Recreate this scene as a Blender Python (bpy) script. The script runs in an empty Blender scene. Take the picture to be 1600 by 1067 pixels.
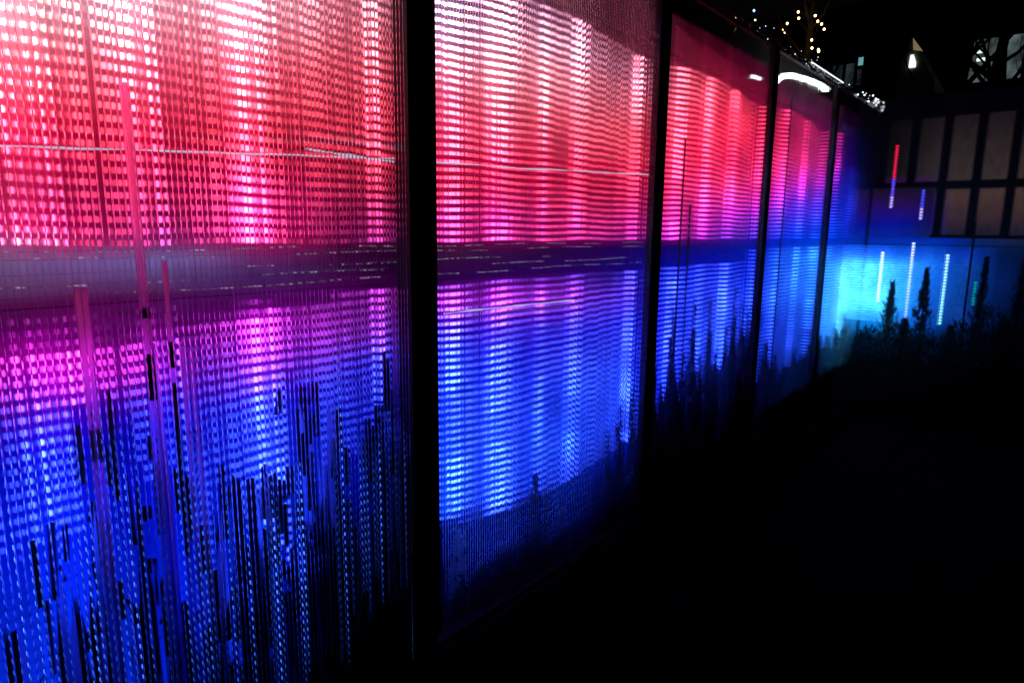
import bpy, math, random
from mathutils import Matrix, Vector, noise

# ------------------------------------------------------------------ camera, world, exposure
C = bpy.context.scene.collection
sc = bpy.context.scene
FPX, PITCH, TH, ROLL = 1013.0, math.radians(9.8), math.radians(40.6), math.radians(0.6)
fw = Vector((-math.sin(TH)*math.cos(PITCH), math.cos(TH)*math.cos(PITCH), -math.sin(PITCH)))
rt = Vector((math.cos(TH), math.sin(TH), 0)); up = rt.cross(fw)
R_ = rt*math.cos(ROLL) + up*math.sin(ROLL); U_ = -rt*math.sin(ROLL) + up*math.cos(ROLL)
cd = bpy.data.cameras.new('camera'); cam = bpy.data.objects.new('camera', cd); C.objects.link(cam)
M = Matrix((R_, U_, -fw)).transposed().to_4x4(); M.translation = Vector((2.0, 0, 1.55))
cam.matrix_world = M
cd.sensor_width = 36; cd.lens = FPX/1600*36; cd.clip_end = 400; cd.clip_start = 0.05
sc.camera = cam
w = bpy.data.worlds.new('World'); sc.world = w; w.use_nodes = True
bg = w.node_tree.nodes['Background']; bg.inputs['Color'].default_value = (0.7, 0.6, 1.0, 1); bg.inputs['Strength'].default_value = 0.001
sc.view_settings.view_transform = 'Standard'; sc.view_settings.look = 'None'
sc.view_settings.exposure = 0; sc.view_settings.gamma = 1; sc.view_settings.use_curve_mapping = False
sc.render.engine = 'CYCLES'
cy = sc.cycles
cy.caustics_reflective = False; cy.caustics_refractive = False
cy.max_bounces = 10; cy.transmission_bounces = 8; cy.glossy_bounces = 4; cy.diffuse_bounces = 2
cy.transparent_max_bounces = 16
cy.use_denoising = True
rnd = random.Random(7)
GZ = -0.5            # level of the paving
FY = 9.5             # far wall
# LED glow for the added sheets and the bead colours: (distance along, [(height, r, g, b, lamp share)])
GLOW=[(0.477,[(0.221,5,52,245,0.2),(0.34,5,48,245,0.2),(0.634,0,25,230,0.5),(0.918,15,8,210,0.9),(1.029,60,0,160,0.8),(1.176,150,0,140,0.8),(1.249,80,0,80,0.2),(1.338,80,20,70,0.05),(1.463,125,108,150,0.0),(1.516,200,20,90,0.7),(1.638,150,30,70,0.5),(1.809,220,20,70,1),(1.978,228,90,105,1.2),(2.143,255,200,200,2.2)]),(0.615,[(0.141,5,50,245,0.2),(0.268,5,45,240,0.2),(0.58,0,25,228,0.5),(0.882,10,5,215,1.0),(1.001,60,0,180,0.9),(1.117,190,0,180,1.2),(1.214,110,0,110,0.8),(1.328,85,10,70,0.05),(1.46,122,100,155,0.0),(1.497,190,0,90,0.8),(1.644,160,10,70,0.9),(1.825,215,15,65,1.2),(2.003,235,90,105,2.0),(2.177,255,195,195,2.4)]),(0.863,[(-0.005,0,36,225,0.2),(0.137,0,32,225,0.3),(0.596,0,18,215,0.5),(0.948,15,0,190,0.9),(1.099,80,0,140,0.5),(1.204,80,0,90,0.2),(1.351,75,20,80,0.0),(1.443,115,112,170,0.0),(1.495,120,20,90,0.3),(1.596,110,10,60,0.5),(1.696,150,5,60,0.7),(1.855,190,15,60,1.0),(2.049,225,80,110,1.3),(2.239,245,185,190,1.6)]),(1.215,[(-0.214,0,5,80,0.2),(-0.051,0,8,110,0.3),(0.267,0,20,180,0.7),(0.601,10,40,230,1.2),(0.923,25,15,215,1.2),(1.068,110,0,170,1),(1.2,140,0,150,0.8),(1.282,70,0,80,0.1),(1.422,75,50,110,0.0),(1.468,170,0,90,0.9),(1.606,190,0,95,1.2),(1.741,160,0,60,1),(1.896,195,20,60,1.1),(2.113,225,85,105,1.4),(2.326,240,175,185,1.6)]),(1.572,[(-0.247,0,0,40,0.1),(0.202,0,5,110,0.3),(0.49,0,10,180,0.6),(0.77,8,8,190,0.8),(0.989,30,0,170,0.8),(1.123,90,0,120,0.7),(1.307,75,0,80,0.5),(1.411,40,5,50,0.0),(1.514,90,0,60,0.5),(1.716,110,0,40,0.8),(1.938,155,15,50,0.9),(2.179,180,60,80,1.0),(2.413,190,110,125,1.0)]),(1.854,[(-0.403,0,0,20,0),(0.246,0,0,70,0.3),(0.708,0,0,110,0.4),(1.032,20,0,110,0.5),(1.233,50,0,60,0.4),(1.402,25,0,30,0),(1.513,60,0,50,0.4),(1.731,90,0,30,0.5),(1.971,130,10,45,0.6),(2.23,150,50,65,0.7),(2.481,110,70,85,0.8)]),(2.143,[(-0.567,0,0,20,0),(-0.206,0,0,22,0),(0.039,0,2,45,0),(0.122,0,6,80,0),(0.159,0,60,235,1.4),(0.479,0,50,230,1.4),(0.931,8,10,200,1.3),(1.088,40,0,160,1.0),(1.211,90,0,120,0.8),(1.318,45,0,70,0.1),(1.438,60,20,60,0),(1.489,90,0,60,0.6),(1.587,120,0,70,0.7),(1.718,130,0,45,0.8),(1.891,175,5,60,1.0),(2.116,185,55,85,1.2),(2.309,190,110,130,1.3),(2.417,140,110,140,1.3),(2.55,110,95,125,1.3)]),(2.505,[(-0.374,0,0,20,0),(-0.104,0,1,36,0),(0.025,0,4,60,0),(0.085,0,40,215,1),(0.381,10,50,230,1.2),(0.877,15,15,205,1.1),(1.048,50,0,170,0.9),(1.2,110,0,140,0.9),(1.316,45,0,80,0.1),(1.431,50,15,60,0),(1.503,120,0,80,0.8),(1.593,140,0,90,0.9),(1.736,150,0,60,0.8),(1.892,175,5,60,0.9),(2.107,180,60,80,1.2),(2.316,195,110,120,1.4),(2.463,150,95,110,1.1),(2.636,85,55,75,1.0)]),(2.936,[(-0.579,0,0,16,0),(-0.15,0,0,32,0),(0.001,0,3,50,0),(0.059,0,30,190,0.9),(0.303,5,60,230,1.1),(0.658,10,30,215,1.1),(1.001,40,0,180,0.9),(1.187,100,0,140,0.8),(1.314,40,0,90,0.1),(1.44,45,5,60,0),(1.512,130,0,80,0.8),(1.757,150,0,60,0.8),(1.928,185,10,65,0.9),(2.162,195,70,90,1.1),(2.39,200,110,125,1.2),(2.518,150,100,120,1.1),(2.644,90,55,75,0.8),(2.738,70,35,50,0.0)]),(3.461,[(-0.834,0,0,20,0),(-0.159,0,4,60,0),(0.049,0,20,150,0.6),(0.297,5,50,225,1.0),(0.561,10,50,225,1.3),(0.944,30,0,190,0.9),(1.15,70,0,150,0.8),(1.304,30,0,100,0.2),(1.452,40,0,70,0),(1.519,130,0,90,0.8),(1.744,150,0,60,0.8),(1.933,190,10,65,0.9),(2.156,190,60,80,0.9),(2.337,165,75,95,0.7),(2.515,120,65,85,0.5),(2.689,80,35,50,0.3),(2.859,60,28,42,0.0)]),(4.068,[(-0.157,0,0,40,0),(0.099,0,10,130,0.4),(0.447,0,15,200,0.7),(0.924,10,0,180,0.6),(1.266,10,0,140,0.5),(1.466,25,0,80,0),(1.532,120,0,100,0.6),(1.811,150,0,60,0.7),(2.061,190,20,65,0.9),(2.305,150,45,65,0.6),(2.503,105,50,68,0.4),(2.658,75,25,40,0.3),(2.998,45,15,30,0.0)]),(4.503,[(-0.067,0,5,60,0),(0.151,0,30,225,0.6),(0.574,0,15,215,1.0),(1.175,10,5,200,0.9),(1.32,10,5,150,0.3),(1.438,20,0,90,0),(1.532,140,0,110,0.5),(1.649,170,0,110,0.7),(1.877,190,0,80,0.8),(2.143,225,0,65,1),(2.359,215,35,75,1.0),(2.57,170,50,70,0.8),(2.735,90,15,35,0.1),(3.096,50,8,22,0.0)]),(5.19,[(-0.252,0,5,60,0),(0.233,0,30,200,0.2),(0.582,10,50,225,0.8),(0.974,20,40,225,1.0),(1.245,5,10,190,0.5),(1.43,10,0,120,0),(1.534,100,0,140,0.4),(1.688,140,0,130,0.5),(1.914,200,0,90,0.6),(2.207,230,0,70,0.7),(2.444,220,15,65,0.8),(2.675,150,25,55,0.5),(2.9,85,8,35,0.0),(3.248,40,5,20,0.0)]),(6.123,[(-0.224,0,0,50,0),(0.387,0,20,150,0.3),(0.901,0,40,215,0.5),(1.239,0,25,200,0.3),(1.448,5,10,150,0),(1.553,60,0,160,0.3),(1.709,110,0,150,0.4),(1.964,180,0,100,0.5),(2.185,190,0,80,0.5),(2.453,170,5,60,0.4),(2.662,120,15,50,0.1),(2.966,85,20,45,0.0),(3.308,30,5,15,0.0)]),(6.829,[(0.062,0,10,80,0.1),(0.637,0,40,180,0.4),(0.981,10,80,230,0.6),(1.312,10,85,235,0.5),(1.441,0,40,215,0.0),(1.6,15,25,215,0.3),(1.819,90,0,190,0.3),(2.062,160,0,120,0.3),(2.299,185,0,80,0.3),(2.643,150,5,65,0.2),(2.81,85,45,65,0.0),(3.028,60,45,55,0.0)]),(8.156,[(-0.005,0,8,80,0.1),(0.497,0,60,200,0.4),(0.897,10,110,240,0.7),(1.28,20,120,240,0.7),(1.429,0,70,225,0.0),(1.649,5,40,220,0.3),(1.863,50,10,200,0.3),(2.073,100,0,140,0.3),(2.344,130,0,90,0.2),(2.673,100,5,65,0.1),(2.99,80,35,60,0.0),(3.235,50,40,55,0.0)]),(8.62,[(-0.217,0,8,40,0),(0.17,0,50,120,0.1),(0.312,10,130,240,0.8),(0.725,20,150,250,1.0),(1.121,20,150,250,1.0),(1.292,10,90,235,0.5),(1.459,0,50,205,0.0),(1.665,0,35,200,0.2),(1.826,0,20,180,0.2),(2.141,5,0,140,0.1),(2.444,25,0,90,0.0),(2.738,35,0,45,0.0),(3.022,20,8,25,0.0)]),(9.2,[(-0.463,0,5,30,0),(-0.071,0,40,90,0.1),(0.092,40,170,250,1.0),(0.618,90,200,250,1.4),(1.069,80,190,250,1.3),(1.262,5,90,225,0.5),(1.452,0,45,200,0.0),(1.638,0,25,190,0.2),(2.043,10,5,160,0.3),(2.388,5,0,110,0.0),(2.598,15,0,70,0.0),(2.882,30,0,40,0.0),(3.197,20,8,22,0.0)])]
GLOWF=[(0.272,[(0.225,0,20,50,0),(0.388,5,130,235,0.7),(0.792,60,190,250,1.2),(1.152,50,170,250,1.0),(1.271,0,90,225,0.5),(1.429,0,45,180,0),(1.666,5,10,160,0.2),(2.056,60,0,90,0.1),(2.825,30,10,30,0)]),(0.398,[(0.24,0,20,50,0),(0.401,5,110,220,0.7),(0.721,20,150,250,1.0),(1.157,40,160,250,1.2),(1.275,0,90,225,0.5),(1.432,0,45,180,0),(1.666,0,10,150,0.2),(2.053,60,0,90,0.1)]),(0.716,[(0.277,0,20,50,0),(0.434,0,80,200,0.7),(0.824,5,100,230,0.8),(1.171,5,110,240,0.9),(1.324,5,80,220,0.5),(1.439,0,45,170,0),(1.667,0,10,150,0.4),(2.044,40,0,90,0.1)]),(0.878,[(0.297,0,20,50,0),(0.529,0,55,140,0.3),(0.988,0,80,190,0.4),(1.291,0,60,190,0.3),(1.442,0,35,150,0),(1.667,10,20,130,0.1),(2.039,50,10,60,0.0)]),(1.049,[(0.317,0,20,50,0),(0.545,0,40,110,0.3),(1.185,0,60,150,0.4),(1.297,0,45,160,0.3),(1.446,0,35,110,0),(1.668,30,35,90,0.0),(2.034,60,20,50,0.0)]),(1.37,[(0.355,0,8,30,0),(0.577,0,14,55,0.05),(1.017,0,24,85,0.08),(1.308,0,22,75,0.05),(1.668,30,40,80,0.0),(2.025,70,40,60,0.0)]),(1.601,[(0.382,0,4,20,0),(0.6,0,10,40,0),(1.031,0,12,45,0.03),(1.316,0,14,45,0.03),(1.669,30,40,70,0.0),(2.019,70,40,60,0.0)])]

# ------------------------------------------------------------------ materials
def mat(name):
    m = bpy.data.materials.new(name); m.use_nodes = True
    nt = m.node_tree; nt.nodes.clear()
    return m, nt, nt.nodes.new('ShaderNodeOutputMaterial')
def pbr(name, col, rough=.6, metal=0, nscale=0, namt=.4, bump=0, spec=.5):
    m, nt, out = mat(name)
    p = nt.nodes.new('ShaderNodeBsdfPrincipled'); nt.links.new(p.outputs[0], out.inputs[0])
    p.inputs['Base Color'].default_value = (*col, 1); p.inputs['Roughness'].default_value = rough
    p.inputs['Metallic'].default_value = metal; p.inputs['Specular IOR Level'].default_value = spec
    if nscale:
        tc = nt.nodes.new('ShaderNodeTexCoord'); n = nt.nodes.new('ShaderNodeTexNoise'); n.inputs['Scale'].default_value = nscale
        n.inputs['Detail'].default_value = 8; nt.links.new(tc.outputs['Object'], n.inputs['Vector'])
        r = nt.nodes.new('ShaderNodeMapRange'); r.inputs['To Min'].default_value = 1-namt; r.inputs['To Max'].default_value = 1+namt
        nt.links.new(n.outputs['Fac'], r.inputs['Value'])
        v = nt.nodes.new('ShaderNodeVectorMath'); v.operation = 'SCALE'; v.inputs[0].default_value = col
        nt.links.new(r.outputs[0], v.inputs['Scale']); nt.links.new(v.outputs[0], p.inputs['Base Color'])
        if bump:
            b = nt.nodes.new('ShaderNodeBump'); b.inputs['Distance'].default_value = bump; b.inputs['Strength'].default_value = 1
            nt.links.new(n.outputs['Fac'], b.inputs['Height']); nt.links.new(b.outputs[0], p.inputs['Normal'])
    return m
def vcol_emit(name, strength=1.0, grain=0.0, sample=True):
    m, nt, out = mat(name)
    a = nt.nodes.new('ShaderNodeAttribute'); a.attribute_name = 'Col'
    e = nt.nodes.new('ShaderNodeEmission'); e.inputs['Strength'].default_value = strength
    nt.links.new(a.outputs['Color'], e.inputs['Color']); nt.links.new(e.outputs[0], out.inputs[0])
    if grain:      # noise makes the emitted glow uneven
        tc = nt.nodes.new('ShaderNodeTexCoord'); mp = nt.nodes.new('ShaderNodeMapping'); mp.inputs['Scale'].default_value = (60, 60, 9)
        n = nt.nodes.new('ShaderNodeTexNoise'); n.inputs['Scale'].default_value = 1; n.inputs['Detail'].default_value = 5
        nt.links.new(tc.outputs['Object'], mp.inputs[0]); nt.links.new(mp.outputs[0], n.inputs['Vector'])
        r = nt.nodes.new('ShaderNodeMapRange'); r.inputs['From Min'].default_value = .3; r.inputs['From Max'].default_value = .7
        r.inputs['To Min'].default_value = strength*(1-grain); r.inputs['To Max'].default_value = strength*(1+grain)
        nt.links.new(n.outputs['Fac'], r.inputs['Value']); nt.links.new(r.outputs[0], e.inputs['Strength'])
    if not sample: m.cycles.emission_sampling = 'NONE'
    return m
def emit(name, col, s):
    m, nt, out = mat(name); e = nt.nodes.new('ShaderNodeEmission'); e.inputs['Color'].default_value = (*col, 1)
    e.inputs['Strength'].default_value = s; nt.links.new(e.outputs[0], out.inputs[0]); return m
def leaf(name, col, tr):
    m, nt, out = mat(name)
    d = nt.nodes.new('ShaderNodeBsdfDiffuse'); d.inputs['Color'].default_value = (*col, 1)
    t = nt.nodes.new('ShaderNodeBsdfTranslucent'); t.inputs['Color'].default_value = (*col, 1)
    x = nt.nodes.new('ShaderNodeMixShader'); x.inputs[0].default_value = tr
    nt.links.new(d.outputs[0], x.inputs[1]); nt.links.new(t.outputs[0], x.inputs[2]); nt.links.new(x.outputs[0], out.inputs[0])
    return m
def panel_mat(haze=.25, haze_rough=.13):
    m, nt, out = mat('clear_polycarbonate')
    g = nt.nodes.new('ShaderNodeBsdfRefraction'); g.inputs['IOR'].default_value = 1.5; g.inputs['Roughness'].default_value = 0.004
    g.inputs['Color'].default_value = (.99, .99, .99, 1)
    g2 = nt.nodes.new('ShaderNodeBsdfRefraction'); g2.inputs['IOR'].default_value = 1.5; g2.inputs['Roughness'].default_value = haze_rough
    xh = nt.nodes.new('ShaderNodeMixShader'); xh.inputs[0].default_value = haze; nt.links.new(g.outputs[0], xh.inputs[1]); nt.links.new(g2.outputs[0], xh.inputs[2])
    t = nt.nodes.new('ShaderNodeBsdfTranslucent'); t.inputs['Color'].default_value = (.8, .8, .8, 1)
    x = nt.nodes.new('ShaderNodeMixShader'); x.inputs[0].default_value = 0.002
    nt.links.new(xh.outputs[0], x.inputs[1]); nt.links.new(t.outputs[0], x.inputs[2])
    gl = nt.nodes.new('ShaderNodeBsdfGlossy'); gl.inputs['Roughness'].default_value = .08
    x2 = nt.nodes.new('ShaderNodeMixShader'); x2.inputs[0].default_value = .012
    nt.links.new(x.outputs[0], x2.inputs[1]); nt.links.new(gl.outputs[0], x2.inputs[2]); nt.links.new(x2.outputs[0], out.inputs[0])
    return m
def film_mat():
    m, nt, out = mat('clear_film')
    g = nt.nodes.new('ShaderNodeBsdfGlossy'); g.inputs['Roughness'].default_value = .12; g.inputs['Color'].default_value = (.8, .85, .9, 1)
    t = nt.nodes.new('ShaderNodeBsdfTransparent'); x = nt.nodes.new('ShaderNodeMixShader'); x.inputs[0].default_value = .45
    nt.links.new(t.outputs[0], x.inputs[1]); nt.links.new(g.outputs[0], x.inputs[2]); nt.links.new(x.outputs[0], out.inputs[0])
    return m
PANEL = panel_mat(.2, .12); PANEL_NEAR = panel_mat(.3, .15); FILM = film_mat()
def rib_mat():
    m, nt, out = mat('rib_polycarbonate'); g = nt.nodes.new('ShaderNodeBsdfRefraction'); g.inputs['IOR'].default_value = 1.5; g.inputs['Roughness'].default_value = .02
    nt.links.new(g.outputs[0], out.inputs[0]); return m
RIB = rib_mat()
def far_mat():
    m, nt, out = mat('frosted_polycarbonate'); g = nt.nodes.new('ShaderNodeBsdfRefraction'); g.inputs['IOR'].default_value = 1.15; g.inputs['Roughness'].default_value = .2
    t = nt.nodes.new('ShaderNodeBsdfTranslucent'); t.inputs['Color'].default_value = (.9, .9, .9, 1); x = nt.nodes.new('ShaderNodeMixShader'); x.inputs[0].default_value = .05
    nt.links.new(g.outputs[0], x.inputs[1]); nt.links.new(t.outputs[0], x.inputs[2]); nt.links.new(x.outputs[0], out.inputs[0]); return m
FARP = far_mat()
BLACKWOOD = pbr('black_stained_timber', (.012, .011, .012), .75, 0, 14, .5, .002, .15)
DARKMETAL = pbr('dark_metal', (.03, .03, .035), .45, .6)
CABLE = pbr('black_cable', (.01, .01, .01), .6, spec=.2)
BEAD = vcol_emit('led_bead', 1.0, 0, False)
GLOWM = vcol_emit('led_haze_glow', 1.0, .16)  # emissive stand-in for LED light spread by the panels
PANEM = vcol_emit('backlit_pane', 1.0, .3)
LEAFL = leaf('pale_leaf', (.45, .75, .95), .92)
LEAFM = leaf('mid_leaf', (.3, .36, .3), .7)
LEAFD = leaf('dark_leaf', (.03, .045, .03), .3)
def frosted(name, col, tr, rough):
    m, nt, out = mat(name); g = nt.nodes.new('ShaderNodeBsdfRefraction'); g.inputs['IOR'].default_value = 1.2; g.inputs['Roughness'].default_value = rough; g.inputs['Color'].default_value = (*col, 1)
    t = nt.nodes.new('ShaderNodeBsdfTranslucent'); t.inputs['Color'].default_value = (*col, 1); x = nt.nodes.new('ShaderNodeMixShader'); x.inputs[0].default_value = tr
    nt.links.new(g.outputs[0], x.inputs[1]); nt.links.new(t.outputs[0], x.inputs[2]); nt.links.new(x.outputs[0], out.inputs[0]); return m
CANE = frosted('frosted_cane', (.98, .6, .95), .28, .85)
SOIL = pbr('soil', (.02, .016, .013), .95, 0, 20, .5, .01, .1)
PAVE = pbr('paving_stone', (.016, .016, .026), .85, 0, 9, .4, .003, .04)
JOINT = pbr('joint_sand', (.006, .006, .008), .95, 0, 40, .3, 0, .03)
BARK = pbr('bark', (.03, .025, .02), .9, 0, 12, .4, .01)
WALLB = pbr('dark_render', (.02, .018, .016), .9, 0, 3, .3)

# ------------------------------------------------------------------ mesh helpers
class MB:
    def __init__(s): s.v = []; s.f = []; s.c = []
    def quad(s, a, b, c, d, col=None):
        i = len(s.v); s.v += [a, b, c, d]; s.f.append((i, i+1, i+2, i+3)); s.c.append(col)
    def tri(s, a, b, c, col=None):
        i = len(s.v); s.v += [a, b, c]; s.f.append((i, i+1, i+2)); s.c.append(col)
    def box(s, x0, x1, y0, y1, z0, z1, col=None):
        i = len(s.v)
        s.v += [(x0,y0,z0),(x1,y0,z0),(x1,y1,z0),(x0,y1,z0),(x0,y0,z1),(x1,y0,z1),(x1,y1,z1),(x0,y1,z1)]
        for q in ((0,3,2,1),(4,5,6,7),(0,1,5,4),(1,2,6,5),(2,3,7,6),(3,0,4,7)):
            s.f.append(tuple(i+k for k in q)); s.c.append(col)
    def tube(s, pts, r, n=8, col=None):
        base = len(s.v); m = len(pts)
        for k, p in enumerate(pts):
            p = Vector(p); a = Vector(pts[max(k-1, 0)]); b = Vector(pts[min(k+1, m-1)]); d = (b-a).normalized()
            h = Vector((0, 0, 1)) if abs(d.z) < .9 else Vector((1, 0, 0))
            e1 = d.cross(h).normalized(); e2 = d.cross(e1)
            rr = r[k] if isinstance(r, (list, tuple)) else r
            for j in range(n):
                t = 2*math.pi*j/n; s.v.append(tuple(p+e1*math.cos(t)*rr+e2*math.sin(t)*rr))
        for k in range(m-1):
            for j in range(n):
                a = base+k*n+j; b = base+k*n+(j+1) % n
                s.f.append((a, b, b+n, a+n)); s.c.append(col)
        s.f.append(tuple(base+j for j in range(n))[::-1]); s.c.append(col)
        s.f.append(tuple(base+(m-1)*n+j for j in range(n))); s.c.append(col)
    def mesh(s, name, m, smooth=False):
        me = bpy.data.meshes.new(name); me.from_pydata(s.v, [], s.f); me.materials.append(m)
        if any(c is not None for c in s.c):
            at = me.color_attributes.new('Col', 'FLOAT_COLOR', 'CORNER'); buf = []
            for f, c in zip(s.f, s.c):
                c = c or (0, 0, 0)
                if isinstance(c[0], (tuple, list)):
                    for q in c: buf += [q[0], q[1], q[2], 1]
                else: buf += [c[0], c[1], c[2], 1]*len(f)
            at.data.foreach_set('color', buf)
        if smooth: me.polygons.foreach_set('use_smooth', [True]*len(me.polygons))
        me.update(); return me
    def obj(s, name, m, parent=None, smooth=False):
        return put(name, s.mesh(name, m, smooth), parent)
def put(name, me, parent=None, loc=None):
    o = bpy.data.objects.new(name, me); C.objects.link(o)
    if loc: o.location = loc
    if parent:
        o.parent = parent; o.matrix_parent_inverse = Matrix.Translation(-Vector(world_loc(parent)))
    return o
def world_loc(o):
    return Vector(o['_at']) if '_at' in o else Vector((0, 0, 0))
def thing(name, label, cat, loc=(0, 0, 0), group=None):
    o = bpy.data.objects.new(name, None); C.objects.link(o); o.location = loc; o.empty_display_size = .1; o['_at'] = loc
    return tag(o, label, cat, group)
def tag(o, label, cat, group=None):
    o['label'] = label; o['category'] = cat
    if group: o['group'] = group
    return o
def struct(o): o['kind'] = 'structure'; return o
def lin(c): c = c/255; return c/12.92 if c <= .04045 else ((c+.055)/1.055)**2.4
def prep(T): return [(s, [(h, lin(r), lin(g), lin(b), k) for h, r, g, b, k in L]) for s, L in T]
GLOW = prep(GLOW); GLOWF = prep(GLOWF)
def column(L, h):
    if h <= L[0][0]: return L[0][1:]
    for a, b in zip(L, L[1:]):
        if h <= b[0]:
            t = (h-a[0])/max(1e-6, b[0]-a[0]); return tuple(x+(y-x)*t for x, y in zip(a[1:], b[1:]))
    return L[-1][1:]
def glow(T, s, h):
    if s <= T[0][0]: return column(T[0][1], h)
    for a, b in zip(T, T[1:]):
        if s <= b[0]:
            t = (s-a[0])/(b[0]-a[0]); A = column(a[1], h); B = column(b[1], h); return tuple(x+(y-x)*t for x, y in zip(A, B))
    return column(T[-1][1], h)

# ------------------------------------------------------------------ ground
g = MB(); g.quad((-80, -80, GZ-.01), (80, -80, GZ-.01), (80, 120, GZ-.01), (-80, 120, GZ-.01)); struct(g.obj('ground', JOINT))
gp = struct(bpy.data.objects.new('pavement', None)); C.objects.link(gp); gp['_at'] = (0, 0, 0)
slabs = []
for k in range(4):
    b = MB(); e = .006; x0, x1, y0, y1 = .004, .596, .004, .896
    h = [.03+.0012*rnd.random() for _ in range(4)]
    b.v = [(x0,y0,0),(x1,y0,0),(x1,y1,0),(x0,y1,0),(x0,y0,h[0]-e),(x1,y0,h[1]-e),(x1,y1,h[2]-e),(x0,y1,h[3]-e),(x0+e,y0+e,h[0]),(x1-e,y0+e,h[1]),(x1-e,y1-e,h[2]),(x0+e,y1-e,h[3])]
    for q in ((0,1,5,4),(1,2,6,5),(2,3,7,6),(3,0,4,7),(4,5,9,8),(5,6,10,9),(6,7,11,10),(7,4,8,11),(8,9,10,11)): b.f.append(q); b.c.append(None)
    slabs.append(b.mesh('paving_stone', PAVE))
for i in range(12):
    for j in range(12):
        x = .35+i*.6; y = -1.2+j*.9+(.45 if i % 2 else 0)
        if y > 8.6: continue
        put('paving_stone', slabs[rnd.randrange(4)], gp, (x, y, GZ-.008+rnd.random()*.003))
b = MB(); n = 60
for i in range(n):
    y0 = -1+i*10.4/n; y1 = y0+10.4/n
    for j in range(6):
        x0 = -1.2+j*.25; x1 = x0+.25
        hh = lambda x, y: GZ+.12+.06*noise.noise(Vector((x*3, y*3, 0)))
        b.quad((x0,y0,hh(x0,y0)),(x1,y0,hh(x1,y0)),(x1,y1,hh(x1,y1)),(x0,y1,hh(x0,y1)))
struct(b.obj('planting_bed', SOIL))
# dark screen behind everything: keeps the back of the glow sheets closed
# ------------------------------------------------------------------ the ribbed wall
POST = [-0.15, 1.785, 3.75, 5.63, 7.46, 9.33]
wall = thing('ribbed_panel_wall', 'long wall of clear ribbed plastic panels between black timber posts, receding to the right', 'wall', (0, 0, GZ))
TOPZ = 3.04
for i, y in enumerate(POST):
    wd = .062 if i < 5 else .012
    b = MB(); b.box(-.11 if i < 2 else -.06, -.022, y-wd, y+(wd if i < 2 else wd*.8), GZ, TOPZ+.01); b.obj('post', BLACKWOOD, wall)
    if i < 5:
        b = MB(); b.box(-.095 if i < 2 else -.05, -.024, y+wd+.001, y+wd+(.026 if i < 2 else .01), GZ+.2, TOPZ-.06); b.obj('panel_frame', DARKMETAL, wall)
for i in range(5):
    b = MB(); b.box(-.1 if i < 1 else -.05, -.02, POST[i]+.063, POST[i+1]-.063, TOPZ-.028, TOPZ); b.obj('top_rail', BLACKWOOD, wall)
    b = MB(); b.box(-.1, -.02, POST[i]+.063, POST[i+1]-.063, GZ, GZ+.16); b.obj('bottom_rail', BLACKWOOD, wall)
PITCHF = .016
ribmesh = None
def rib_mb(y=0, n=8, z0=GZ+.17, z1=TOPZ-.002, r=.0018):
    b = MB(); b.tube([(0, y, z0), (0, y, z1)], r, n); return b
nr = 0
for i in range(5):
    y0, y1 = POST[i]+.004, POST[i+1]-.004
    nf = int(round((y1-y0)/PITCHF)); p = (y1-y0)/nf
    z0, z1 = GZ+.17, TOPZ-.002
    b = MB(); S = 6; prof = []
    for k in range(nf):
        a = y0+k*p
        tilt = rnd.gauss(0, 1)*math.radians(3.2); sag = .00019*(1+rnd.gauss(0, .2))
        tilt *= (1, .35, .14, .1, .08)[i]; sag *= (1, .8, .4, .3, .3)[i]
        if a-POST[i] < .06 or POST[i+1]-a < .07: tilt = 0; sag = 0
        for q in range(S+1):
            t = q/S*2-1; prof.append((-.0015+sag*(1-t*t)+math.tan(tilt)*t*p/2*.9, a+p*(.004+.992*q/S)))
    for (x, y) in prof: b.v += [(x, y, z0), (x, y, z1)]
    for q in range(len(prof)-1): b.f.append((2*q, 2*q+2, 2*q+3, 2*q+1)); b.c.append(None)
    e0, e1 = 0, 2*(len(prof)-1); i0 = len(b.v)
    b.v += [(-.008, prof[0][1], z0), (-.008, prof[0][1], z1), (-.008, prof[-1][1], z0), (-.008, prof[-1][1], z1)]
    b.f += [(i0+2, i0, i0+1, i0+3), (e0, e0+1, i0+1, i0), (e1+1, e1, i0+2, i0+3)]; b.c += [None]*3
    pn = b.obj('ribbed_panel', PANEL if i else PANEL_NEAR, wall, smooth=False)
    me = pn.data
    if i < 2:
        ribmesh = rib_mb(r=(.0018, .0006)[i]).mesh('rib', RIB, True)
        for k in range(nf+1):
            if k*p < .08 or (nf-k)*p < .09: continue
            put('rib', ribmesh, pn, (.0025, y0+k*p, 0))
    else:
        b = MB()
        for k in range(5, nf-4): b.tube([(.002, y0+k*p, z0), (.002, y0+k*p, z1)], (.0007, .0007, .0004, .00025, .0002)[i], 6)
        o = b.obj('ribs', RIB, pn, True); o['kind'] = 'stuff'

# ------------------------------------------------------------------ added glow sheets and LED curtains
strips = [.2, .49, .55, .83, 1.15, 1.2, 1.7, 2.10, 2.16, 2.43, 2.5, 2.8, 3.12, 3.75, 3.84, 4.3, 4.4, 4.8, 5.3, 5.9, 6.5, 7.1, 7.7, 8.3, 9.0]
def env(s):
    e = .3+.16*noise.noise(Vector((s*16, 2, 7)))
    for q in strips: e += 1.8*math.exp(-((s-q)/(.03+.03*abs(math.sin(q*37))))**2)
    return e
names = ['first bay at the left edge', 'wide second bay', 'third bay', 'fourth bay', 'last bay before the corner']
up_l = ['white to hot pink LED curtain in the wide leftmost bay, above the dark band', 'white, salmon and crimson LED curtain in the second bay, arched at its top', 'red to magenta LED curtain in the third bay beside the thick post', 'dim magenta to violet LED curtain in the narrow bay under the curved white tube', 'faint dark blue LED curtain in the last bay before the corner, above the band']
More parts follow.
